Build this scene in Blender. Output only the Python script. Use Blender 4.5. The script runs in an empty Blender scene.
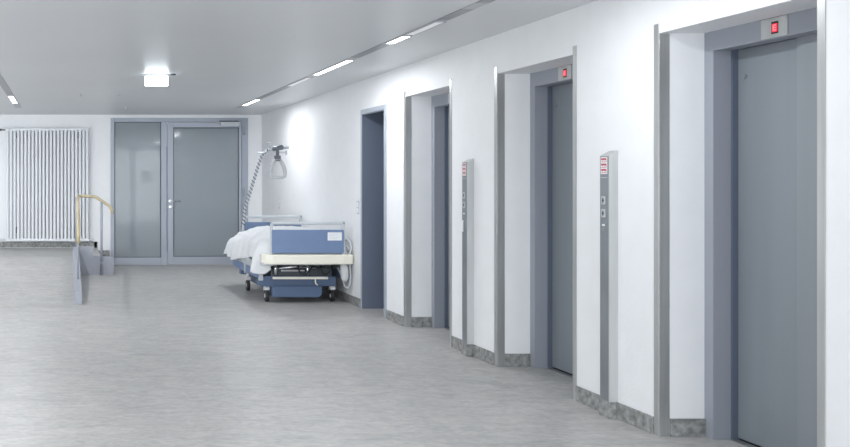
import bpy, bmesh, math, random
from mathutils import Vector, Matrix, noise

random.seed(4)
C = bpy.context.scene.collection
SC = bpy.context.scene
PI = math.pi

# ------------------------------------------------------------------ dimensions (metres; camera looks along +Y)
EYE = 1.444
H = 2.585            # ceiling height
XW = 3.35            # right wall plane
YW = 15.5            # far wall plane
XL = -3.2            # left wall plane
Y0 = -1.2            # the lobby continues behind the camera
NT = 2.28           # niche soffit height
XF = 3.607           # plane of the elevator frames
NICHES = [(4.012, 5.093), (5.952, 7.01), (7.87, 8.906)]
DOORWAY = (9.48, 10.2)
DOOR_TOP = 2.20

# ------------------------------------------------------------------ materials
def mat(name, col, rough=0.5, metal=0.0, emit=None, emit_s=0.0, bump=None, vary=None, spec=0.5, coat=0.0):
    m = bpy.data.materials.new(name); m.use_nodes = True
    nt = m.node_tree; b = nt.nodes['Principled BSDF']
    b.inputs['Base Color'].default_value = (*col, 1)
    b.inputs['Roughness'].default_value = rough
    b.inputs['Metallic'].default_value = metal
    b.inputs['Specular IOR Level'].default_value = spec
    if coat: b.inputs['Coat Weight'].default_value = coat
    if emit:
        b.inputs['Emission Color'].default_value = (*emit, 1); b.inputs['Emission Strength'].default_value = emit_s
    tc = nt.nodes.new('ShaderNodeTexCoord')
    def tex(scale, stretch=(1, 1, 1), detail=4):
        mp = nt.nodes.new('ShaderNodeMapping'); mp.inputs['Scale'].default_value = stretch
        nt.links.new(tc.outputs['Object'], mp.inputs['Vector'])
        n = nt.nodes.new('ShaderNodeTexNoise'); n.inputs['Scale'].default_value = scale; n.inputs['Detail'].default_value = detail
        nt.links.new(mp.outputs['Vector'], n.inputs['Vector']); return n
    if vary:                                            # (scale, stretch, amount)
        n = tex(vary[0], vary[1]); r = nt.nodes.new('ShaderNodeValToRGB')
        a = vary[2]
        r.color_ramp.elements[0].position = 0.3; r.color_ramp.elements[1].position = 0.7
        r.color_ramp.elements[0].color = (*[c * (1 - a) for c in col], 1)
        r.color_ramp.elements[1].color = (*[min(1, c * (1 + a)) for c in col], 1)
        nt.links.new(n.outputs['Fac'], r.inputs['Fac']); nt.links.new(r.outputs['Color'], b.inputs['Base Color'])
    if bump:                                            # (scale, stretch, strength, distance)
        n = tex(bump[0], bump[1]); bp = nt.nodes.new('ShaderNodeBump')
        bp.inputs['Strength'].default_value = bump[2]; bp.inputs['Distance'].default_value = bump[3]
        nt.links.new(n.outputs['Fac'], bp.inputs['Height']); nt.links.new(bp.outputs['Normal'], b.inputs['Normal'])
    return m

M = {}
M['wall'] = mat('white_plaster', (0.79, 0.80, 0.815), 0.6, bump=(45, (1, 1, 1), 0.35, 0.004), vary=(6, (1, 1, 1), 0.015))
M['ceiling'] = mat('painted_ceiling', (0.66, 0.675, 0.69), 0.38, vary=(0.8, (1, 1, 1), 0.02), spec=0.45)
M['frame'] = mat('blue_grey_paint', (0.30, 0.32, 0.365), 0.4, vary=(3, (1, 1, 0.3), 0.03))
M['leaf'] = mat('blue_grey_panel', (0.205, 0.230, 0.255), 0.32, vary=(2, (1, 4, 0.2), 0.04), spec=0.5)
M['leaf_lit'] = mat('lit_blue_grey_panel', (0.228, 0.252, 0.277), 0.32, vary=(2, (1, 4, 0.2), 0.04), spec=0.5)  # paler copy of leaf: painted light on the panel clear of header shade
M['dark_gap'] = mat('dark_seal', (0.05, 0.06, 0.08), 0.5)
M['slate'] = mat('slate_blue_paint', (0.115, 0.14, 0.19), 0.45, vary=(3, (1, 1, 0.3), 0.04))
M['steel'] = mat('brushed_steel', (0.50, 0.51, 0.51), 0.36, 0.75, vary=(5, (2, 2, 0.15), 0.18), bump=(120, (1, 1, 0.02), 0.08, 0.001))
M['steel_dark'] = mat('dark_brushed_steel', (0.27, 0.29, 0.31), 0.36, 0.6, vary=(6, (1, 1, 0.3), 0.15))
M['steel_light'] = mat('pale_steel', (0.50, 0.515, 0.515), 0.38, 0.35, vary=(5, (2, 2, 0.2), 0.12))
M['stone'] = mat('grey_stone', (0.25, 0.255, 0.25), 0.55, vary=(26, (1, 1, 1), 0.45))
M['alu'] = mat('grey_aluminium', (0.36, 0.39, 0.45), 0.42, 0.15, vary=(3, (1, 1, 0.3), 0.02))
M['kerb'] = mat('grey_lacquer', (0.33, 0.35, 0.40), 0.45, vary=(4, (1, 1, 1), 0.04))
M['wood'] = mat('pale_beech', (0.53, 0.45, 0.295), 0.45, vary=(9, (1, 1, 1), 0.12))
M['rad'] = mat('radiator_enamel', (0.72, 0.74, 0.77), 0.55, vary=(3, (1, 1, 1), 0.01))
M['black'] = mat('black_rubber', (0.02, 0.02, 0.022), 0.6, vary=(9, (1, 1, 1), 0.1))
M['darkmetal'] = mat('dark_mechanism', (0.07, 0.08, 0.09), 0.4, 0.5, vary=(9, (1, 1, 1), 0.1))
M['chrome'] = mat('chrome', (0.62, 0.63, 0.65), 0.18, 1.0, vary=(9, (1, 1, 1), 0.04))
M['white'] = mat('white_plastic', (0.78, 0.79, 0.80), 0.4, vary=(5, (1, 1, 1), 0.01))
M['palegrey'] = mat('pale_grey_plastic', (0.50, 0.53, 0.56), 0.4, vary=(5, (1, 1, 1), 0.02))
M['handle'] = mat('grey_handle_plastic', (0.47, 0.49, 0.51), 0.4, vary=(5, (1, 1, 1), 0.02))
M['midgrey'] = mat('mid_grey_strap', (0.13, 0.145, 0.17), 0.5, vary=(5, (1, 1, 1), 0.02))
M['blue'] = mat('bed_blue', (0.15, 0.215, 0.36), 0.42, vary=(4, (1, 1, 1), 0.05))
M['blue_dark'] = mat('bed_dark_blue', (0.085, 0.13, 0.225), 0.42, vary=(4, (1, 1, 1), 0.05))
M['cream'] = mat('cream_plastic', (0.80, 0.78, 0.68), 0.4, vary=(4, (1, 1, 1), 0.02))
M['linen'] = mat('white_linen', (0.70, 0.715, 0.735), 0.8, bump=(30, (1, 1, 1), 0.3, 0.006), vary=(3, (1, 1, 1), 0.01))
M['red'] = mat('red_print', (0.48, 0.07, 0.09), 0.4, vary=(8, (1, 1, 1), 0.04))
M['red_glow'] = mat('red_led', (0.5, 0.01, 0.03), 0.4, emit=(1.0, 0.02, 0.06), emit_s=0.75, vary=(8, (1, 1, 1), 0.02))
M['pink_glow'] = mat('bright_led', (0.9, 0.2, 0.2), 0.4, emit=(1.0, 0.22, 0.24), emit_s=0.9, vary=(8, (1, 1, 1), 0.02))
M['tube'] = mat('lit_diffuser', (0.9, 0.9, 0.9), 0.4, emit=(0.95, 0.98, 1.0), emit_s=5.0, vary=(8, (1, 1, 1), 0.01))
M['tube_dim'] = mat('dim_diffuser', (0.75, 0.75, 0.75), 0.4, emit=(0.95, 0.98, 1.0), emit_s=0.18, vary=(8, (1, 1, 1), 0.01))
M['sign'] = mat('sign_face', (0.9, 0.9, 0.9), 0.4, emit=(0.86, 0.96, 1.0), emit_s=6.0, vary=(8, (1, 1, 1), 0.01))
M['slot'] = mat('slot_metal', (0.46, 0.47, 0.49), 0.35, 0.3, vary=(3, (1, 1, 1), 0.03))
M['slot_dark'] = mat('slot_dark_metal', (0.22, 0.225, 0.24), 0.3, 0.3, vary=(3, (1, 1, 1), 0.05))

def floor_material():
    m = bpy.data.materials.new('marbled_linoleum'); m.use_nodes = True
    nt = m.node_tree; b = nt.nodes['Principled BSDF']; L = nt.links.new
    tc = nt.nodes.new('ShaderNodeTexCoord')
    def nz(scale, st, detail, dist=0.0):
        mp = nt.nodes.new('ShaderNodeMapping'); mp.inputs['Scale'].default_value = st
        L(tc.outputs['Object'], mp.inputs['Vector'])
        n = nt.nodes.new('ShaderNodeTexNoise'); n.inputs['Scale'].default_value = scale
        n.inputs['Detail'].default_value = detail; n.inputs['Distortion'].default_value = dist
        L(mp.outputs['Vector'], n.inputs['Vector']); return n
    a = nz(3.4, (1.0, 2.2, 1), 9, 1.4); f = nz(20, (1, 1.8, 1), 6, 0.8); w = nz(0.5, (1, 1, 1), 3)
    r = nt.nodes.new('ShaderNodeValToRGB')
    e = r.color_ramp.elements
    e[0].position = 0.36; e[0].color = (0.315, 0.310, 0.305, 1)
    e[1].position = 0.64; e[1].color = (0.475, 0.460, 0.442, 1)
    k = r.color_ramp.elements.new(0.5); k.color = (0.395, 0.388, 0.379, 1)
    mx = nt.nodes.new('ShaderNodeMath'); mx.operation = 'MULTIPLY_ADD'; mx.inputs[1].default_value = 0.5
    mh = nt.nodes.new('ShaderNodeMath'); mh.operation = 'MULTIPLY'; mh.inputs[1].default_value = 0.5
    L(f.outputs['Fac'], mh.inputs[0]); L(a.outputs['Fac'], mx.inputs[0]); L(mh.outputs[0], mx.inputs[2])
    L(mx.outputs[0], r.inputs['Fac'])
    L(r.outputs['Color'], b.inputs['Base Color'])
    rr = nt.nodes.new('ShaderNodeMapRange'); rr.inputs['To Min'].default_value = 0.34; rr.inputs['To Max'].default_value = 0.48
    L(w.outputs['Fac'], rr.inputs['Value']); L(rr.outputs['Result'], b.inputs['Roughness'])
    b.inputs['Specular IOR Level'].default_value = 0.5
    return m
M['floor'] = floor_material()

def glass_material():
    m = bpy.data.materials.new('tinted_door_glass'); m.use_nodes = True
    nt = m.node_tree; b = nt.nodes['Principled BSDF']; L = nt.links.new
    tc = nt.nodes.new('ShaderNodeTexCoord'); n = nt.nodes.new('ShaderNodeTexNoise')
    n.inputs['Scale'].default_value = 1.2; L(tc.outputs['Object'], n.inputs['Vector'])
    r = nt.nodes.new('ShaderNodeValToRGB')
    r.color_ramp.elements[0].color = (0.25, 0.29, 0.32, 1); r.color_ramp.elements[1].color = (0.30, 0.34, 0.368, 1)
    L(n.outputs['Fac'], r.inputs['Fac']); L(r.outputs['Color'], b.inputs['Base Color'])
    b.inputs['Roughness'].default_value = 0.06; b.inputs['IOR'].default_value = 1.45
    b.inputs['Alpha'].default_value = 0.66
    return m
M['glass'] = glass_material()

# ------------------------------------------------------------------ mesh collector
class MB:
    def __init__(s): s.bm = bmesh.new()
    def box(s, x0, x1, y0, y1, z0, z1, bev=0.0, seg=2, mi=0):
        b = bmesh.new(); bmesh.ops.create_cube(b, size=1)
        for v in b.verts:
            v.co = Vector(((x0 + x1) / 2 + v.co.x * (x1 - x0), (y0 + y1) / 2 + v.co.y * (y1 - y0), (z0 + z1) / 2 + v.co.z * (z1 - z0)))
        if bev > 0: bmesh.ops.bevel(b, geom=b.edges[:], offset=bev, segments=seg, profile=0.5, affect='EDGES')
        return s.merge(b, mi)
    def merge(s, b, mi=0):
        for f in b.faces: f.material_index = mi
        me = bpy.data.meshes.new('t'); b.to_mesh(me); b.free(); s.bm.from_mesh(me); bpy.data.meshes.remove(me); return s
    def tube(s, pts, r, n=10, mi=0, cap=True):
        pts = [Vector(p) for p in pts]; b = bmesh.new(); rings = []
        rs = r if isinstance(r, (list, tuple)) else [r] * len(pts)
        up = None
        for i, p in enumerate(pts):
            t = (pts[min(i + 1, len(pts) - 1)] - pts[max(i - 1, 0)]).normalized()
            if up is None: up = Vector((0, 0, 1)) if abs(t.z) < 0.9 else Vector((1, 0, 0))
            a = t.cross(up)
            if a.length < 1e-4: a = t.cross(Vector((0, 1, 0)))
            a.normalize(); up = a.cross(t).normalized()
            rings.append([b.verts.new(p + (a * math.cos(2 * PI * k / n) + up * math.sin(2 * PI * k / n)) * rs[i]) for k in range(n)])
        for i in range(len(rings) - 1):
            for k in range(n): b.faces.new((rings[i][k], rings[i][(k + 1) % n], rings[i + 1][(k + 1) % n], rings[i + 1][k]))
        if cap: b.faces.new(rings[0][::-1]); b.faces.new(rings[-1])
        for f in b.faces: f.smooth = len(f.verts) == 4
        bmesh.ops.recalc_face_normals(b, faces=b.faces[:])
        return s.merge(b, mi)
    def prism(s, poly, axis, a0, a1, mi=0, bev=0.0):
        """poly: 2-D points; axis 'y' -> (x,z) profile run along y; 'x' -> (y,z); 'z' -> (x,y)"""
        b = bmesh.new()
        def P(u, v, w): return {'y': (u, w, v), 'x': (w, u, v), 'z': (u, v, w)}[axis]
        A = [b.verts.new(P(u, v, a0)) for u, v in poly]; B = [b.verts.new(P(u, v, a1)) for u, v in poly]
        b.faces.new(A); b.faces.new(B[::-1]); n = len(poly)
        for i in range(n): b.faces.new((A[i], B[i], B[(i + 1) % n], A[(i + 1) % n]))
        bmesh.ops.recalc_face_normals(b, faces=b.faces[:])
        if bev > 0: bmesh.ops.bevel(b, geom=b.edges[:], offset=bev, segments=2, profile=0.5, affect='EDGES')
        return s.merge(b, mi)
    def build(s, name, m, parent=None, origin=None, smooth=False):
        me = bpy.data.meshes.new(name); o = bpy.data.objects.new(name, me)
        mats = m if isinstance(m, (list, tuple)) else [m]
        for x in mats: me.materials.append(x)
        if parent is not None: off = Vector(W[parent.name])
        elif origin is not None: off = Vector(origin)
        else: off = Vector((0, 0, 0))
        # keep texture space in world metres: only translate
        bmesh.ops.translate(s.bm, verts=s.bm.verts[:], vec=-off)
        if smooth:
            for f in s.bm.faces: f.smooth = True
        s.bm.to_mesh(me); s.bm.free()
        C.objects.link(o)
        if parent is not None: o.parent = parent; W[o.name] = W[parent.name]
        else: o.location = off; W[o.name] = tuple(off)
        return o
W = {}
def thing(name, label, cat, loc, group=None):
    o = bpy.data.objects.new(name, None); C.objects.link(o); o.location = loc; o.empty_display_size = 0.1
    W[o.name] = tuple(loc)
    o['label'] = label; o['category'] = cat
    if group: o['group'] = group
    return o
def tag(o, label, cat, group=None):
    o['label'] = label; o['category'] = cat
    if group: o['group'] = group
    return o
def struct(o): o['kind'] = 'structure'; return o
def shift_copy(root, dy, label):
    r = root.copy(); C.objects.link(r); r.location = root.location + Vector((0, dy, 0)); r['label'] = label
    for ch in list(root.children):
        c = ch.copy(); C.objects.link(c); c.parent = r
        for g in list(ch.children):
            d = g.copy(); C.objects.link(d); d.parent = c
    return r

# ------------------------------------------------------------------ room shell
mb = MB(); mb.box(XL - .2, 4.2, Y0, YW + 3.2, -0.2, 0.0); struct(mb.build('floor', M['floor']))
mb = MB(); mb.box(XL - .2, 4.2, Y0, YW + 3.2, H, H + 0.2); struct(mb.build('ceiling', M['ceiling']))
mb = MB()
edges = [Y0] + [e for n in NICHES for e in n] + list(DOORWAY) + [YW]
for i in range(0, len(edges), 2): mb.box(XW, 4.0, edges[i], edges[i + 1], 0, H)
for a, b_ in NICHES: mb.box(XW, 4.0, a, b_, NT, H)
mb.box(XW, 4.0, DOORWAY[0], DOORWAY[1], DOOR_TOP, H)
mb.box(4.0, 4.15, Y0, YW, 0, H)
struct(mb.build('wall_right', M['wall']))
DX0, DX1, DZ = 0.75, 3.115, 2.53        # opening of the glass door in the far wall
mb = MB()
mb.box(XL - .2, DX0, YW, YW + .2, 0, H); mb.box(DX1, 4.0, YW, YW + .2, 0, H); mb.box(DX0, DX1, YW, YW + .2, DZ, H)
struct(mb.build('wall_back', M['wall']))
mb = MB(); mb.box(XL - .2, XL, 13.6, YW, 0, H); struct(mb.build('wall_left', M['wall']))
# corridor beyond the glass door
mb = MB(); mb.box(DX0 - .6, DX1 + .6, YW + 2.9, YW + 3.1, 0, H); mb.box(DX0 - .8, DX0 - .6, YW + .2, YW + 3, 0, H); mb.box(DX1 + .6, DX1 + .8, YW + .2, YW + 3, 0, H)
struct(mb.build('wall_corridor', M['wall']))

# skirting
def skirt(y0, y1, mb_): mb_.box(XW - .012, XW, y0, y1, 0, 0.1, 0.002, 1)
mb = MB()
g = 0.041
skirt(Y0, NICHES[0][0] - g, mb); skirt(NICHES[0][1] + g, NICHES[1][0] - g, mb); skirt(NICHES[1][1] + g, NICHES[2][0] - g, mb)
skirt(NICHES[2][1] + g, DOORWAY[0] - .06, mb); skirt(DOORWAY[1] + .06, YW - .012, mb)
for a, b_ in NICHES:
    mb.box(XW + .06, XF, b_ - .012, b_, 0, 0.1, 0.002, 1)
    mb.box(XW + .06, XF, a, a + .012, 0, 0.1, 0.002, 1)
for za in (5.47, 7.41): mb.box(XW - .060, XW - .012, za - .006, za + .098, 0, 0.1, 0.002, 1)
struct(mb.build('baseboard_right', M['stone']))
mb = MB(); mb.box(DX1 + .01, XW - .012, YW - .012, YW, 0, 0.1)
mb.box(.52, .735, YW - .012, YW, 0.15, 0.25); mb.box(XL, .52, YW - .012, YW, 0.30, 0.40)
mb.box(.47, .522, YW - .012, YW, .15, .40)
struct(mb.build('baseboard_back', M['stone']))

# ------------------------------------------------------------------ ramp, landing and two steps on the left
YR0, YR1 = 10.5, 13.7
mb = MB()
mb.prism([(YR0, 0.001), (YR1, 0.29), (YR1, 0.001)], 'x', XL, .11)
mb.box(XL, .125, YR1, YW, 0.001, .29); mb.box(.125, .52, YR1 + .18, YW, 0.001, .29); mb.box(.52, .73, YR1 + .18, YW, 0.001, .145)
struct(mb.build('floor_ramp', M['floor']))
mb = MB()
mb.prism([(YR0 + .05, 0.001), (YR0 + .05, .15), (YR1 + .12, .435), (YR1 + .12, 0.001)], 'x', .088, .175)
mb.prism([(.175, 0.001), (.175, .435), (.405, .435), (.405, .30), (.72, .27), (.72, 0.001)], 'y', YR1 + .12, YR1 + .18)
struct(mb.build('trim_1', M['kerb']))

hr = thing('handrail', 'pale wooden handrail with bent ends on a grey post beside the ramp and steps', 'handrail', (.15, 13.8, 0))
def arc(c, r, a0, a1, ux, uz, n=6):
    c = Vector(c); ux = Vector(ux); uz = Vector(uz)
    return [c + ux * r * math.cos(a0 + (a1 - a0) * i / n) + uz * r * math.sin(a0 + (a1 - a0) * i / n) for i in range(n + 1)]
mb = MB()
pts = [(.135, 10.75, .70), (.135, 10.75, .84), (.136, 10.77, .89), (.137, 10.82, .925), (.138, 10.9, .945),
       (.165, 13.70, 1.205), (.172, 13.79, 1.212), (.19, 13.81, 1.212), (.24, 13.80, 1.212), (.40, 13.80, 1.205), (.45, 13.80, 1.195),
       (.63, 13.80, 1.075), (.665, 13.80, 1.045), (.685, 13.80, 1.0), (.688, 13.80, .945)]
mb.tube(pts, .023, 12); mb.build('rail', M['wood'], hr)
mb = MB(); mb.tube([(.53, 13.80, .0), (.53, 13.80, 1.125)], .020, 10); mb.box(.495, .565, 13.77, 13.82, .18, .20); mb.build('post', M['kerb'], hr)
mb = MB(); mb.tube([(.136, 11.3, .19), (.136, 11.3, .96)], .014, 10); mb.build('post', M['kerb'], hr)
mb = MB(); mb.tube([(.14, 13.84, .42), (.14, 13.84, 1.19)], .018, 10); mb.build('post', M['kerb'], hr)

# ------------------------------------------------------------------ radiator
rd = thing('radiator', 'tall white tubular radiator on the far wall above the landing', 'radiator', (-.33, YW - .1, .43))
R0, R1, RZ0, RZ1, RY = -1.02, .345, .44, 2.33, YW - .075
NTUBE = 23
tube0 = None
for i in range(NTUBE):
    x = R0 + (R1 - R0) * i / (NTUBE - 1)
    if tube0 is None:
        mb = MB(); mb.box(x - .0215, x + .0215, RY - .045, RY - .013, RZ0, RZ1, .011, 3); mb.tube([(x, RY + .03, RZ0), (x, RY + .03, RZ1)], .012, 10)
        tube0 = mb.build('tube', M['rad'], rd)
    else:
        t = tube0.copy(); C.objects.link(t); t.parent = rd; t.location = (x - R0, 0, 0)
for z in (RZ0, RZ1):
    mb = MB(); mb.box(R0 - .035, R1 + .035, RY - .05, RY + .05, z - .03, z + .022, .015); mb.build('manifold', M['rad'], rd)
for x in (-.87, -.34, .19):
    mb = MB(); mb.box(x - .012, x + .012, RY - .015, YW - .003, 2.18, 2.28, .003); mb.build('bracket', M['darkmetal'], rd)
    mb = MB(); mb.box(x - .012, x + .012, RY - .015, YW - .003, .55, .66, .003); mb.build('bracket', M['darkmetal'], rd)
mb = MB(); mb.tube([(R0 - .03, RY, RZ0), (R0 - .45, RY, RZ0)], .013); mb.build('supply_pipe', M['rad'], rd)
mb = MB(); mb.tube([(R0 - .03, RY, RZ1 - .01), (R0 - .1, RY, RZ1 - .01)], .010); mb.tube([(R0 - .1, RY, RZ1 - .01), (R0 - .22, RY, RZ1 - .01)], .018); mb.build('valve', M['darkmetal'], rd)
mb = MB(); mb.tube([(R1 + .03, RY, RZ0 - .005), (R1 + .085, RY, RZ0 - .005)], .017); mb.tube([(R1 + .06, RY, RZ0 - .02), (R1 + .06, RY, RZ0 + .045)], .012); mb.build('drain_valve', M['rad'], rd)

# ------------------------------------------------------------------ glass door in the far wall
gd = thing('door_1', 'grey framed glass double door with a fixed side pane in the far wall', 'door', ((DX0 + DX1) / 2, YW, 0)); gd['kind'] = 'structure'
def px(x): return (x - 67) * YW / 900
def pz(y): return EYE - (y - 181) * YW / 900
XM0, XM1 = px(161), px(172.5)
yf0, yf1 = YW - .02, YW + .06
mb = MB()
mb.box(DX0, px(114.4), yf0, yf1, 0, DZ, .004); mb.box(px(241.5), DX1, yf0, yf1, 0, DZ, .004)
mb.box(px(114.4), px(241.5), yf0, yf1, pz(122), DZ, .004)
mb.box(px(161), px(166.6), yf0, yf1, 0, pz(122), .004)
mb.box(px(114.4), px(161), yf0, yf1, 0, pz(257.5), .004)
mb.build('door_frame', M['alu'], gd)
mb = MB(); mb.box(px(114.4), px(161), YW + .015, YW + .025, pz(257.5), pz(122)); p1 = mb.build('fixed_pane', M['glass'], gd)
mb = MB()
sw = .010
for (a, b_, c, d) in ((px(114.4), px(161), pz(122) - sw, pz(122)), (px(114.4), px(161), pz(257.5), pz(257.5) + sw)): mb.box(a, b_, YW - .005, YW + .014, c, d)
for a in (px(114.4), px(161) - sw): mb.box(a, a + sw, YW - .005, YW + .014, pz(257.5), pz(122))
mb.build('gasket', M['dark_gap'], p1)
# leaf
lx0, lx1, gx0, gx1, gz0, gz1 = px(167.2), px(241), px(173), px(238.5), pz(256.5), pz(127.5)
ly0, ly1 = YW - .045, YW + .03
mb = MB()
mb.box(lx0, gx0, ly0, ly1, .015, pz(122.6), .004); mb.box(gx1, lx1, ly0, ly1, .015, pz(122.6), .004)
mb.box(gx0, gx1, ly0, ly1, gz1, pz(122.6), .004); mb.box(gx0, gx1, ly0, ly1, .015, gz0, .004)
lf = mb.build('door_leaf', M['alu'], gd)
mb = MB(); mb.box(gx0, gx1, YW - .005, YW + .005, gz0, gz1); mb.build('pane', M['glass'], lf)
mb = MB()
mb.box(gx0, gx1, YW - .03, YW - .006, gz1 - .014, gz1); mb.box(gx0, gx1, YW - .03, YW - .006, gz0, gz0 + sw)
for a in (gx0, gx1 - sw): mb.box(a, a + sw, YW - .03, YW - .006, gz0, gz1)
mb.build('gasket', M['dark_gap'], lf)
hx, hz = px(169.8), pz(201)
mb = MB(); mb.tube([(hx, ly0, hz), (hx, ly0 - .008, hz)], .024, 14); mb.tube([(hx, ly0, hz), (hx, ly0 - .055, hz), (hx + .015, ly0 - .065, hz), (hx + .17, ly0 - .065, hz)], .010)
mb.build('door_handle', M['chrome'], lf)
mb = MB(); mb.tube([(hx, ly0, hz - .10), (hx, ly0 - .008, hz - .10)], .022, 14); mb.box(hx - .006, hx + .006, ly0 - .012, ly0 - .008, hz - .12, hz - .085); mb.build('door_lock', M['chrome'], lf)
mb = MB(); mb.box(px(219.5), px(238.5), ly0 - .06, ly0, pz(126), pz(122.2), .006); cl = mb.build('door_closer', M['palegrey'], lf)
mb = MB(); mb.box(px(218.6), px(237.5), ly0 - .05, ly0 - .02, pz(121.9), pz(121.0), .003); mb.build('closer_arm', M['dark_gap'], cl)
for z in (.3, 1.25, pz(131)):
    mb = MB(); mb.tube([(px(243.5), yf0 - .018, z - .07), (px(243.5), yf0 - .018, z + .07)], .014); mb.build('hinge', M['alu'], gd)

# ------------------------------------------------------------------ door and notice board added behind the glass to stand in for reflections
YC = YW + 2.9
d3 = thing('reflection_door', 'pale door added behind the left glass pane in place of a reflection', 'door', (1.7, YC, 0)); d3['kind'] = 'structure'
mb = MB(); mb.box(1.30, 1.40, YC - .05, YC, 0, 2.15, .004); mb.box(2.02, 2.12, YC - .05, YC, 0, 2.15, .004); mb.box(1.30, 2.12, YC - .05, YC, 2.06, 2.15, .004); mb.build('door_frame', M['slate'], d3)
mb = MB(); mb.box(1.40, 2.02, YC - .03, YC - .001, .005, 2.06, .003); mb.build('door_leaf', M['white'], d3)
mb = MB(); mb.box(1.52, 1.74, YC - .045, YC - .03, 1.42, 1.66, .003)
tag(mb.build('reflection_notice', M['midgrey'], None, (1.63, YC - .03, 1.54)), 'small dark notice board added behind the left glass pane to imitate a reflection', 'notice board')
la = bpy.data.lights.new('corridor_fill', 'AREA'); la.size = .5; la.energy = 34; la.color = (.93, .97, 1.0)  # added fill lamp, lets the corridor show through the panes
lo = bpy.data.objects.new('corridor_fill', la); C.objects.link(lo); lo.location = (1.9, YW + 1.5, H - .03)

# ------------------------------------------------------------------ corner guards (steel angles at the niche corners)
def guard(yc, sgn, label):
    """sgn +1: far corner of a niche (the wall face runs to greater y)"""
    o = MB()
    o.box(XW - .004, XW, min(yc - sgn * .004, yc + sgn * .04), max(yc - sgn * .004, yc + sgn * .04), 0, 2.335, .001, 1)
    o.box(XW, XW + .058, min(yc - sgn * .004, yc), max(yc - sgn * .004, yc), 0, NT - .002, .001, 1)
    return tag(o.build('corner_guard', M['steel'], None, (XW, yc, 0)), label, 'corner guard', 'steel corner guards of the elevator niches')
names = ['nearest elevator', 'middle elevator', 'farthest elevator']
for (a, b_), nm in zip(NICHES, names):
    guard(b_, 1, f'steel corner guard on the left edge of the {nm} niche')
    guard(a, -1, f'steel corner guard on the right edge of the {nm} niche')

# ------------------------------------------------------------------ elevators
def digit_E(o, x, yc, zc, h, w, t, mi=0):
    # strokes of an E as read from the lobby (the reader looks along +x: left is +y)
    yl = yc + w / 2
    o.box(x - .001, x, yl - t, yl, zc - h / 2, zc + h / 2)
    for z in (-h / 2 + t / 2, 0, h / 2 - t / 2): o.box(x - .001, x, yl - w, yl, zc + z - t / 2, zc + z + t / 2)

def elevator(a, b_, label):
    e = thing('elevator', label, 'elevator', (XF, (a + b_) / 2, 0), 'elevators along the right wall')
    HD = 2.172; JW = .07; XJ = XF + .098
    o = MB()
    o.prism([(b_, 0), (b_, NT), (a, NT), (a, 0), (a + JW, 0), (a + JW, HD), (b_ - JW, HD), (b_ - JW, 0)], 'x', XF, XJ)
    o.build('door_frame', M['frame'], e)
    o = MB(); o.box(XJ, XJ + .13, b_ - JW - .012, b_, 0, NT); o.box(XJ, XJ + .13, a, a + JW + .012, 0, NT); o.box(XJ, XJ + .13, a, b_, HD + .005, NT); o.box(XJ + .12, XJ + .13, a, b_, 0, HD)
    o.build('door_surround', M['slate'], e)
    ym = 4.567 - 4.5525 + (a + b_) / 2
    def leaf(y0, y1, x, lock):
        q = MB(); q.box(x, x + .03, y0, y1, .014, HD + .004, .003, 1); p = q.build('door_panel', M['leaf'] if lock else M['leaf_lit'], e)
        if lock:
            k = MB(); k.tube([(x, y1 - .055, 2.02), (x - .006, y1 - .055, 2.02)], .011, 12); k.box(x - .007, x - .006, y1 - .0585, y1 - .0515, 2.002, 2.018)
            k.build('release_lock', M['steel_dark'], p)
    leaf(ym - .01, b_ - JW - .012, XJ + .030, True)
    leaf(a + JW, ym, XJ - .004, False)
    o = MB(); o.box(XJ - .005, XJ + .12, a + JW, b_ - JW, .001, .006); o.box(XJ + .03, XJ + .06, a + JW, b_ - JW - .02, .006, .009, mi=1); o.build('sill', [M['steel_dark'], M['black']], e)
    yc = (a + b_) / 2 + .034
    o = MB(); o.box(XF - .006, XF, yc - .085, yc + .085, HD + .004, NT - .004, .0015, 1); pl = o.build('floor_indicator', M['steel_light'], e)
    o = MB(); zc = (HD + NT) / 2; yd = yc - .008
    o.box(XF - .008, XF - .006, yd - .021, yd + .021, zc - .032, zc + .030); o.build('display_window', M['black'], pl)
    o = MB(); o.box(XF - .0095, XF - .008, yd - .019, yd + .015, zc - .023, zc + .018); o.build('lit_display', M['red_glow'], pl)
    o = MB(); digit_E(o, XF - .0096, yd - .002, zc - .002, .030, .020, .005); o.build('floor_character', M['pink_glow'], pl)
    return e
elevator(*NICHES[0], 'nearest elevator with wide grey-blue sliding doors and a red floor display, at the right')
elevator(*NICHES[1], 'middle elevator with grey-blue doors in a white niche, between the two steel call columns')
elevator(*NICHES[2], 'farthest elevator, narrow in view, beside the dark open doorway')

# dark doorway beyond the elevators
dw = thing('door_2', 'dark slate-blue doorway in the right wall beside the bed', 'door', (XW, sum(DOORWAY) / 2, 0)); dw['kind'] = 'structure'
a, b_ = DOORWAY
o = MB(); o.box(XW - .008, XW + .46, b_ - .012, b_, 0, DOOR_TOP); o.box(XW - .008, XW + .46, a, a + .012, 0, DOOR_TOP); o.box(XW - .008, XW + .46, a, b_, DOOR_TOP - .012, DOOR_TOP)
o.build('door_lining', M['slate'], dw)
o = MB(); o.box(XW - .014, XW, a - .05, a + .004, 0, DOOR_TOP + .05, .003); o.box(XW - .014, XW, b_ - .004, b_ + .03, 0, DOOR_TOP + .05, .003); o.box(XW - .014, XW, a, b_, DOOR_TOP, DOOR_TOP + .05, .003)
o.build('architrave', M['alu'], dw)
o = MB(); o.box(XW + .40, XW + .44, a + .012, b_ - .012, .005, DOOR_TOP - .012); o.build('door_leaf', M['slate'], dw)

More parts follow.
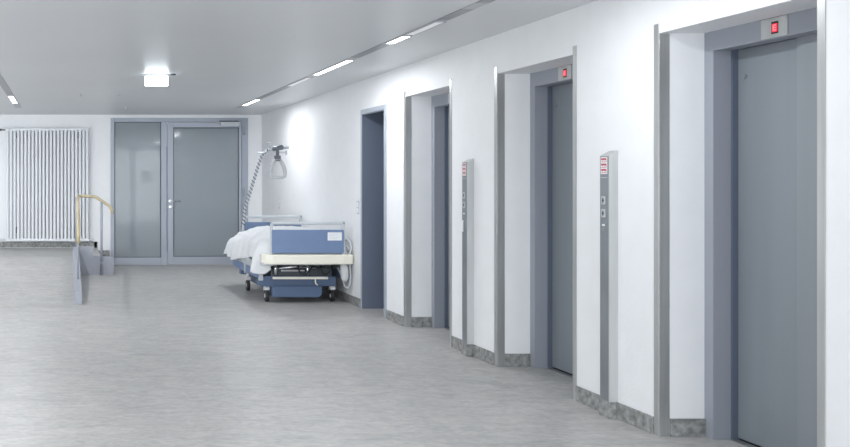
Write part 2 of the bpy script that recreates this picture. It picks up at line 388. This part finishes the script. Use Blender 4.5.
# ------------------------------------------------------------------ call columns
def column(y0, label, reader):
    X0 = XW - .055; y1 = y0 + .092; ZT = 1.63
    c = thing('call_column', label, 'call station', (XW, y0 + .046, .1), 'steel elevator call columns')
    o = MB(); o.prism([(XW, .1), (X0, .1), (X0, ZT - .03), (XW, ZT)], 'y', y0, y1)
    o.build('housing', M['steel_light'], c)
    o = MB(); o.box(X0 - .002, X0, y0 + .004, y1 - .002, .1, ZT - .034); fp = o.build('face_plate', M['steel_dark'], c)
    ym = y0 + .046; xa = X0 - .002
    # three-row red and white notice
    o = MB(); o.box(xa - .002, xa, ym - .03, ym + .034, 1.487, 1.590); pn = o.build('notice', M['white'], c)
    o = MB()
    for k in range(3): o.box(xa - .003, xa - .002, ym - .025, ym + .029, 1.559 - k * .033, 1.584 - k * .033)
    o.build('notice_row', M['red'], pn)
    o = MB()
    for k in range(3):
        for j in range(3): o.box(xa - .0036, xa - .003, ym - .020 + j * .017, ym - .007 + j * .017, 1.562 - k * .033, 1.572 - k * .033)
    o.build('notice_print', M['white'], pn)
    o = MB(); o.box(xa - .0006, xa, ym - .03, ym + .034, 1.462, 1.468); o.build('engraved_line', M['steel_light'], c)
    for z in (1.325, 1.246):
        o = MB(); o.box(xa - .005, xa, ym - .014, ym + .026, z - .026, z + .026, .003); bt = o.build('call_button', M['steel_light'], c)
        o = MB(); s = 1 if z > 1.3 else -1
        o.prism([(ym + .006, z + s * .014), (ym - .006, z - s * .004), (ym + .018, z - s * .004)], 'x', xa - .0056, xa - .005); o.box(xa - .0056, xa - .005, ym + .001, ym + .011, z - .014, z + .014)
        o.build('arrow', M['darkmetal'], bt)
    o = MB(); o.box(xa - .004, xa, ym - .006, ym + .018, 1.168, 1.180, .001); o.build('indicator_lamp', M['white'], c)
    o = MB(); o.tube([(xa, ym + .004, 1.145), (xa - .004, ym + .004, 1.145)], .007, 10); o.build('key_switch', M['chrome'], c)
    if reader:
        o = MB(); o.box(xa - .03, xa, ym + .012, ym + .05, 1.02, 1.12, .006); o.build('card_reader', M['white'], c)
    return c
column(5.47, 'nearer steel call column with red notice and buttons, left of the nearest elevator', False)
column(7.41, 'farther slim steel call column with a small white reader, left of the middle elevator', True)

def light_switch(y, z, label):
    s = thing('light_switch', label, 'switch', (XW, y, z))
    o = MB(); o.box(XW - .012, XW, y - .04, y + .04, z - .075, z + .075, .004); o.build('plate', M['palegrey'], s)
    o = MB(); o.box(XW - .018, XW - .012, y - .026, y + .026, z + .006, z + .06, .002); o.box(XW - .018, XW - .012, y - .026, y + .026, z - .06, z - .006, .002); o.build('rocker', M['white'], s)
light_switch(14.15, 1.09, 'small white wall switch behind the bed under the hanging grab handle')
light_switch(10.34, 1.14, 'small white wall switch on the edge of the dark doorway')

# ------------------------------------------------------------------ ceiling lights
LXR, LXL, LW = 2.655, -.752, .036
BRIGHT = [(12.5, 13.5), (8.44, 9.6), (4.2, 5.4), (0.0, 1.2)]
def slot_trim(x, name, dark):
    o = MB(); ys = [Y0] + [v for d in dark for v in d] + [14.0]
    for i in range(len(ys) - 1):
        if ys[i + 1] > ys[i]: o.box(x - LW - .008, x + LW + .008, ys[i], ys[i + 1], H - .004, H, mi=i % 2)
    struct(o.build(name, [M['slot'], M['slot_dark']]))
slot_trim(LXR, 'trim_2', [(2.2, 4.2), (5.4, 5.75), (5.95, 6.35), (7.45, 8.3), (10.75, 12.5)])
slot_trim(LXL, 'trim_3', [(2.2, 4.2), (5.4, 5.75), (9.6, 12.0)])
def ceiling_light(x, y0, y1, label, m, power):
    l = thing('ceiling_light', label, 'light', (x, (y0 + y1) / 2, H), 'ceiling lights in the long slots')
    o = MB()
    for s in (-1, 1): o.box(x + s * LW - .004, x + s * LW + .004, y0, y1, H - .012, H - .004)
    for y in (y0, y1 - .008): o.box(x - LW, x + LW, y, y + .008, H - .012, H - .004)
    o.build('rim', M['slot'], l)
    o = MB(); o.box(x - LW + .004, x + LW - .004, y0 + .008, y1 - .008, H - .010, H - .004); o.build('diffuser', m, l)
    if power:
        la = bpy.data.lights.new('fluorescent_tube', 'AREA'); la.shape = 'RECTANGLE'; la.size = .1; la.size_y = y1 - y0; la.energy = power; la.color = (0.95, 0.975, 1.0)
        lo = bpy.data.objects.new('fluorescent_tube', la); C.objects.link(lo); lo.location = (x, (y0 + y1) / 2, H - .02)
POW = 25
ceiling_light(LXR, *BRIGHT[0], 'bright ceiling light at the far end of the right slot, above the bed', M['tube'], POW * .8)
ceiling_light(LXR, *BRIGHT[1], 'longest bright ceiling light in the middle of the right slot', M['tube'], POW * .9)
ceiling_light(LXR, 9.85, 10.75, 'faint ceiling light just beyond the longest bright one in the right slot', M['tube_dim'], 0)
ceiling_light(LXR, 7.03, 7.42, 'short bright ceiling light nearest the camera in the right slot', M['tube'], 0)
ceiling_light(LXR, 6.4, 6.98, 'faint ceiling light right of the short bright one in the right slot', M['tube_dim'], 0)
ceiling_light(LXL, 12.0, 13.1, 'lone bright ceiling light at the left edge of the photo', M['tube'], POW * 1.1)
for y0, y1 in BRIGHT[2:]: ceiling_light(LXR, y0, y1, 'bright ceiling light of the right slot, nearer than the photo shows', M['tube'], POW * .5)
for y0, y1 in BRIGHT[1:]: ceiling_light(LXL, y0, y1, 'bright ceiling light of the left slot, nearer than the photo shows', M['tube'], POW)

# ------------------------------------------------------------------ illuminated sign and ceiling fittings
sx, sy = (156.5 - 67) * 9.62 / 900, 9.62
sg = thing('exit_sign', 'small glowing white sign box hanging from the ceiling before the glass door', 'sign', (sx, sy, H))
o = MB(); o.box(sx - .16, sx + .16, sy - .012, sy + .012, H - .012, H, .003); o.box(sx - .08, sx - .07, sy - .005, sy + .005, H - .022, H - .01); o.box(sx + .07, sx + .08, sy - .005, sy + .005, H - .022, H - .01); o.build('mounting_rail', M['palegrey'], sg)
o = MB(); o.box(sx - .123, sx + .123, sy - .014, sy + .014, H - .124, H - .022, .003); o.build('sign_panel', M['sign'], sg)
o = MB(); o.tube([(sx + .175, 9.6, H), (sx + .175, 9.6, H - .012)], [.032, .026], 16)
tag(o.build('ceiling_sensor', M['darkmetal'], None, (sx + .175, 9.6, H)), 'tiny dark sensor on the ceiling right of the glowing sign', 'sensor')
for x, y, lb in ((81, 94, 'tiny ceiling sprinkler left of the glass door, leftmost of three'), (119.5, 93, 'tiny ceiling sprinkler before the glass door, nearer of the right-hand two'), (125, 106.5, 'tiny ceiling sprinkler nearest the top of the glass door')):
    Y = (H - EYE) * 900 / (181 - y); X = (x - 67) * Y / 900
    o = MB(); o.tube([(X, Y, H + .004), (X, Y, H - .006), (X, Y, H - .007), (X, Y, H - .03), (X, Y, H - .031), (X, Y, H - .034)], [.022, .022, .008, .008, .016, .016], 12)
    tag(o.build('sprinkler', M['palegrey'], None, (X, Y, H)), lb, 'sprinkler', 'ceiling sprinklers')

# ------------------------------------------------------------------ hospital bed
BX = 2.80; BYF, BYH = 10.45, 12.7
bed = thing('hospital_bed', 'blue and cream hospital bed on casters against the right wall', 'bed', (BX, (BYF + BYH) / 2, 0))
def end_board(name, yc, x0, x1, ztop, zp0, zp1, label_card):
    o = MB()
    o.box(x0, x0 + .034, yc - .017, yc + .017, .52, ztop, .010); o.box(x1 - .034, x1, yc - .017, yc + .017, .52, ztop, .010)
    o.box(x0, x1, yc - .017, yc + .017, ztop - .034, ztop, .010)
    fr = o.build(name + '_frame', M['palegrey'], bed)
    o = MB(); o.box(x0 + .012, x1 - .012, yc - .022, yc - .006, zp0, zp1, .006); o.box(x0 + .03, x1 - .03, yc - .006, yc + .010, zp0 + .02, zp1 - .02, .004); pn = o.build(name, M['blue'], bed)
    if label_card:
        o = MB(); o.box(x1 - .205, x1 - .04, yc - .026, yc - .022, zp1 - .125, zp1 - .03, .001); cd = o.build('name_card', M['white'], pn)
        o = MB()
        for k, w_ in enumerate((.11, .07, .12, .09)): o.box(x1 - .19, x1 - .19 + w_, yc - .0265, yc - .026, zp1 - .052 - k * .018, zp1 - .048 - k * .018)
        o.build('card_lines', M['palegrey'], cd)
end_board('footboard', BYF + .07, 2.375, 3.245, .968, .60, .875, True)
end_board('headboard', BYH, 2.495, 3.31, .955, .58, .865, False)
# cream bumper across the foot end, rounded in plan
o = MB()
o.prism([(2.27, BYF + .16), (2.265, BYF + .03), (2.30, BYF - .02), (2.38, BYF - .045), (3.21, BYF - .045), (3.30, BYF - .02), (3.338, BYF + .03), (3.335, BYF + .16)], 'z', .478, .588, bev=.012)
o.build('bumper', M['cream'], bed, smooth=False)
o = MB(); o.box(2.26, 2.40, BYF, BYF + .10, .455, .50, .01); o.box(2.40, 3.1, BYF + .02, BYF + .08, .465, .498, .006); o.build('bumper_bracket', M['palegrey'], bed)
# lying surface
o = MB(); o.box(2.40, 3.22, BYF + .12, BYH - .06, .50, .56, .01); o.build('platform', M['palegrey'], bed)
o = MB(); o.box(2.38, 3.22, BYF + .12, BYH - .05, .56, .735, .05, 3); o.build('mattress', M['linen'], bed)
# side guards (folded down)
for x0, x1 in ((2.285, 2.325), (3.275, 3.31)):
    for y0, y1 in ((10.72, 11.52), (11.60, 12.42)):
        o = MB(); o.box(x0, x1, y0, y1, .275, .375, .012); sgd = o.build('side_guard', M['blue'], bed)
        o = MB(); o.box(x0 - .004, x1 + .004, y0, y1, .378, .47, .012); o.build('guard_rail', M['palegrey'], sgd)
        o = MB(); o.box(x0 - .006, x1 + .006, y0 - .035, y0 - .003, .26, .475, .008); o.build('guard_post', M['palegrey'], sgd)
# folded bars and a hanging hose at the wall side of the foot end
o = MB()
o.tube([(3.24, 10.56, .56), (3.30, 10.50, .60), (3.315, 10.5, .66), (3.315, 10.52, .72), (3.29, 10.56, .76), (3.26, 10.6, .74)], .010, 8)
o.tube([(3.235, 10.55, .70), (3.29, 10.52, .665), (3.32, 10.52, .58)], .008, 8)
o.build('guard_lever', M['palegrey'], bed)
o = MB(); o.tube([(3.30, 10.60, .50), (3.318, 10.56, .46), (3.322, 10.54, .36), (3.315, 10.54, .24), (3.295, 10.56, .185), (3.27, 10.6, .20), (3.25, 10.62, .30), (3.21, 10.66, .42)], .010, 8); o.build('hose', M['palegrey'], bed)
o = MB(); o.tube([(3.255, 10.60, .50), (3.26, 10.58, .40), (3.265, 10.58, .30), (3.27, 10.6, .26)], [.035, .05, .045, .02], 10); o.build('drip_bag', M['linen'], bed)
# chassis
o = MB()
o.prism([(2.435, .065), (2.435, .20), (3.025, .20), (3.025, .10), (2.99, .065)], 'y', 10.66, 10.84, bev=.010)
o.box(2.47, 3.0, 10.80, 12.3, .09, .22, .02)
o.build('base_cover', M['blue_dark'], bed)
o = MB(); o.prism([(2.285, .20), (2.285, .27), (2.35, .315), (2.44, .318), (3.08, .318), (3.19, .31), (3.20, .29), (3.20, .205), (3.18, .195), (2.42, .185), (2.36, .19)], 'y', 10.70, 10.84, bev=.008)
o.build('chassis_arm', M['blue_dark'], bed)
o = MB(); o.box(2.30, 3.20, 11.90, 12.02, .21, .31, .01); o.build('cross_beam', M['blue_dark'], bed)
o = MB(); o.box(2.42, 3.07, 10.575, 10.60, .288, .318, .006); o.tube([(2.92, 10.59, .30), (2.92, 10.57, .24), (2.945, 10.57, .22)], .008, 8); o.build('pedal_bar', M['cream'], bed)
o = MB()
o.box(2.42, 3.16, 10.7, 12.3, .30, .42, .02)
o.build('lift_frame', M['darkmetal'], bed)
o = MB()
o.tube([(2.50, 10.64, .41), (2.68, 10.64, .43), (2.95, 10.64, .415)], .018, 8)
o.tube([(2.46, 10.62, .34), (2.46, 10.62, .47)], .022, 8)
o.tube([(2.84, 10.62, .33), (2.84, 10.62, .47)], .022, 8)
o.box(2.52, 2.80, 10.60, 10.66, .375, .40, .005)
o.build('actuator', M['chrome'], bed)
o = MB(); o.tube([(2.98, 10.6, .46), (3.0, 10.58, .37), (3.05, 10.6, .33), (3.1, 10.62, .38), (3.13, 10.6, .47)], .009, 8); o.tube([(2.72, 10.6, .45), (2.74, 10.58, .36), (2.82, 10.58, .345), (2.9, 10.6, .45)], .009, 8); o.build('cable', M['black'], bed)
# casters
def caster(x, y):
    o = MB(); o.prism([(y - .035, .14), (y - .045, .16), (y - .03, .185), (y + .03, .185), (y + .055, .15), (y + .05, .13), (y + .0, .14)], 'x', x - .030, x + .030, bev=.006)
    o.tube([(x, y, .18), (x, y, .235)], .022, 10); c = o.build('caster', M['white'], bed)
    o = MB()
    o.tube([(x - .020, y, .0715), (x - .016, y, .0715), (x + .016, y, .0715), (x + .020, y, .0715)], [.064, .071, .071, .064], 24)
    o.build('wheel', M['black'], c)
    o = MB(); o.tube([(x - .024, y, .0715), (x + .024, y, .0715)], .026, 14); o.build('wheel_hub', M['palegrey'], c)
for x, y in ((2.39, 10.78), (3.18, 10.80), (2.385, 11.86), (3.19, 11.95)): caster(x, y)
# lifting pole with its grab handle
o = MB()
P = [(2.47, 12.66, .50), (2.475, 12.66, .80), (2.50, 12.66, 1.04), (2.565, 12.62, 1.28), (2.64, 12.58, 1.55), (2.70, 12.55, 1.76), (2.73, 12.52, 1.83), (2.79, 12.45, 1.875), (2.85, 12.38, 1.885), (3.0, 12.2, 1.895)]
o.tube(P, .019, 10); pole = o.build('lifting_pole', M['palegrey'], bed)
o = MB()                                                     # black cord wound round the pole
hel = []
L0 = [Vector(p) for p in P[1:8]]
seg = [(L0[i + 1] - L0[i]).length for i in range(len(L0) - 1)]; tot = sum(seg); NH = 340; turns = 23
for i in range(NH + 1):
    d = tot * i / NH; k = 0
    while k < len(seg) - 1 and d > seg[k]: d -= seg[k]; k += 1
    p = L0[k].lerp(L0[k + 1], min(1, d / seg[k])); t = (L0[k + 1] - L0[k]).normalized()
    a = t.cross(Vector((0, 1, 0))).normalized(); b2 = a.cross(t); an = 2 * PI * turns * i / NH
    hel.append(p + (a * math.cos(an) + b2 * math.sin(an)) * .020)
o.tube(hel, .0065, 6); o.build('coiled_cord', M['darkmetal'], pole)
o = MB(); o.tube([(2.80, 12.44, 1.88), (2.80, 12.44, 1.97)], .012, 8); o.tube([(2.80, 12.44, 1.955), (2.80, 12.44, 1.985)], .022, 8); o.tube([(2.64, 12.5, 1.84), (2.70, 12.5, 1.835), (2.78, 12.45, 1.845), (2.97, 12.2, 1.835)], .010, 8)
o.tube([(2.97, 12.2, 1.80), (2.97, 12.2, 1.86)], .012, 8); o.build('pole_clamp', M['palegrey'], pole)
HX, HY = 2.865, 12.25
o = MB(); o.tube([(HX - .045, HY + .05, 1.885), (HX + .05, HY - .06, 1.90)], .034, 10); o.box(HX - .022, HX + .022, HY - .006, HY + .006, 1.78, 1.885, .003); o.box(HX - .042, HX + .042, HY - .024, HY + .024, 1.715, 1.79, .008); o.build('strap', M['midgrey'], pole)
o = MB(); n = 40; ring = []
tri = [(-.03, 1.735), (.03, 1.735), (.055, 1.70), (.085, 1.64), (.105, 1.55), (.10, 1.508), (.07, 1.495), (0, 1.493), (-.07, 1.495), (-.10, 1.508), (-.105, 1.55), (-.085, 1.64), (-.055, 1.70), (-.03, 1.735)]
o.tube([(HX + u, HY, v) for u, v in tri], .025, 10); o.build('grab_handle', M['handle'], pole)

# white duvet thrown over the bed
def duvet():
    bm = bmesh.new(); NU, NV = 56, 70; y0, y1 = BYF + .10, BYH - .10
    hemL = [(0, .40), (.04, .34), (.10, .36), (.20, .50), (.33, .53), (.45, .47), (.58, .44), (.72, .40), (.86, .41), (1, .45)]
    def lerp(tab, v):
        for (a, p), (b_, q) in zip(tab, tab[1:]):
            if v <= b_: 
                t = (v - a) / (b_ - a); t = t * t * (3 - 2 * t); return p + (q - p) * t
        return tab[-1][1]
    outL = [(0, .04), (.05, .14), (.1, .16), (.3, .12), (.5, .12), (.7, .15), (.85, .18), (1, .17)]
    rows = []
    for j in range(NV + 1):
        v = j / NV; y = y0 + (y1 - y0) * v
        zl = lerp(hemL, v); ol = lerp(outL, v); zr = .58 + .02 * math.sin(v * 14)
        top = .80 + .045 * math.sin(PI * min(1, v * 1.15 + .1)) - .01 * v
        if v < .03: top -= .05 * (1 - v / .03)
        ctl = [(2.39 - ol, zl), (2.39 - ol * .80, (zl + top) / 2 - .02), (2.39 - ol * .35, top - .10 - .03 * v), (2.47, top - .035 - .02 * v), (2.62, top + .01), (2.82, top + .025), (3.02, top + .02), (3.19, top - .01), (3.262, top - .08), (3.285, zr)]
        row = []
        for i in range(NU + 1):
            u = i / NU * (len(ctl) - 1); k = min(int(u), len(ctl) - 2); f = u - k
            p0, p1, p2, p3 = (ctl[max(0, k - 1)], ctl[k], ctl[k + 1], ctl[min(len(ctl) - 1, k + 2)])
            def cr(a, b_, c, d): return .5 * (2 * b_ + (c - a) * f + (2 * a - 5 * b_ + 4 * c - d) * f * f + (3 * b_ - a - 3 * c + d) * f ** 3)
            x = cr(p0[0], p1[0], p2[0], p3[0]); z = cr(p0[1], p1[1], p2[1], p3[1])
            w = max(0, 1 - i / NU / .34)                       # left drape: vertical folds
            fold = .045 * w * math.sin(y * 21 + 2.2 * math.sin(y * 3.1)) + .03 * w * noise.noise((x * 3, y * 5, z * 3))
            wr = .020 * noise.noise((x * 6 + 4, y * 5, 2)) + .016 * (abs(noise.noise((x * 11 + y * 3, y * 9 - x * 4, 7))) - .25) + .008 * noise.noise((x * 22, y * 16, 1))
            x = min(x - fold - .02 * w * (abs(noise.noise((y * 10, z * 9, 3))) - .2), 3.30); z = z + wr
            row.append(bm.verts.new((x, y + .02 * noise.noise((x * 4, y * 4, 9)), z)))
        rows.append(row)
    for j in range(NV):
        for i in range(NU): bm.faces.new((rows[j][i], rows[j][i + 1], rows[j + 1][i + 1], rows[j + 1][i])).smooth = True
    o = MB(); o.bm.free(); o.bm = bm
    ob = o.build('duvet', M['linen'], None, (BX, 11.6, .7))
    sd = ob.modifiers.new('thick', 'SOLIDIFY'); sd.thickness = .014; sd.offset = -1
    return tag(ob, 'crumpled white duvet draped over the left side of the hospital bed', 'bedding')
duvet()

# ------------------------------------------------------------------ world light with added fill, camera
w = bpy.data.worlds.new('World'); SC.world = w; w.use_nodes = True
w.node_tree.nodes['Background'].inputs['Color'].default_value = (0.92, 0.962, 1.0, 1)
wn = w.node_tree; tcw = wn.nodes.new('ShaderNodeTexCoord'); sep = wn.nodes.new('ShaderNodeSeparateXYZ'); mr = wn.nodes.new('ShaderNodeMapRange')
wn.links.new(tcw.outputs['Generated'], sep.inputs[0]); wn.links.new(sep.outputs['Y'], mr.inputs['Value'])     # added fill: world strengthened behind the camera to brighten the niche reveals
mr.inputs['From Min'].default_value = -0.55; mr.inputs['From Max'].default_value = -0.95; mr.inputs['To Min'].default_value = 1.0; mr.inputs['To Max'].default_value = 4.8
wn.links.new(mr.outputs['Result'], wn.nodes['Background'].inputs['Strength'])

cam = bpy.data.cameras.new('Camera'); co = bpy.data.objects.new('Camera', cam); C.objects.link(co)
co.location = (0, 0, EYE); co.rotation_euler = (PI / 2, 0, 0)
cam.sensor_width = 36; cam.sensor_fit = 'HORIZONTAL'; cam.lens = 900 / 850 * 36
cam.shift_x = (425 - 67) / 850; cam.shift_y = (181 - 223.5) / 850
cam.clip_end = 100
SC.camera = co
SC.view_settings.view_transform = 'Standard'
SC.view_settings.look = 'None'
SC.view_settings.exposure = 0.35
SC.cycles.use_denoising = True
SC.cycles.max_bounces = 10
SC.cycles.diffuse_bounces = 6
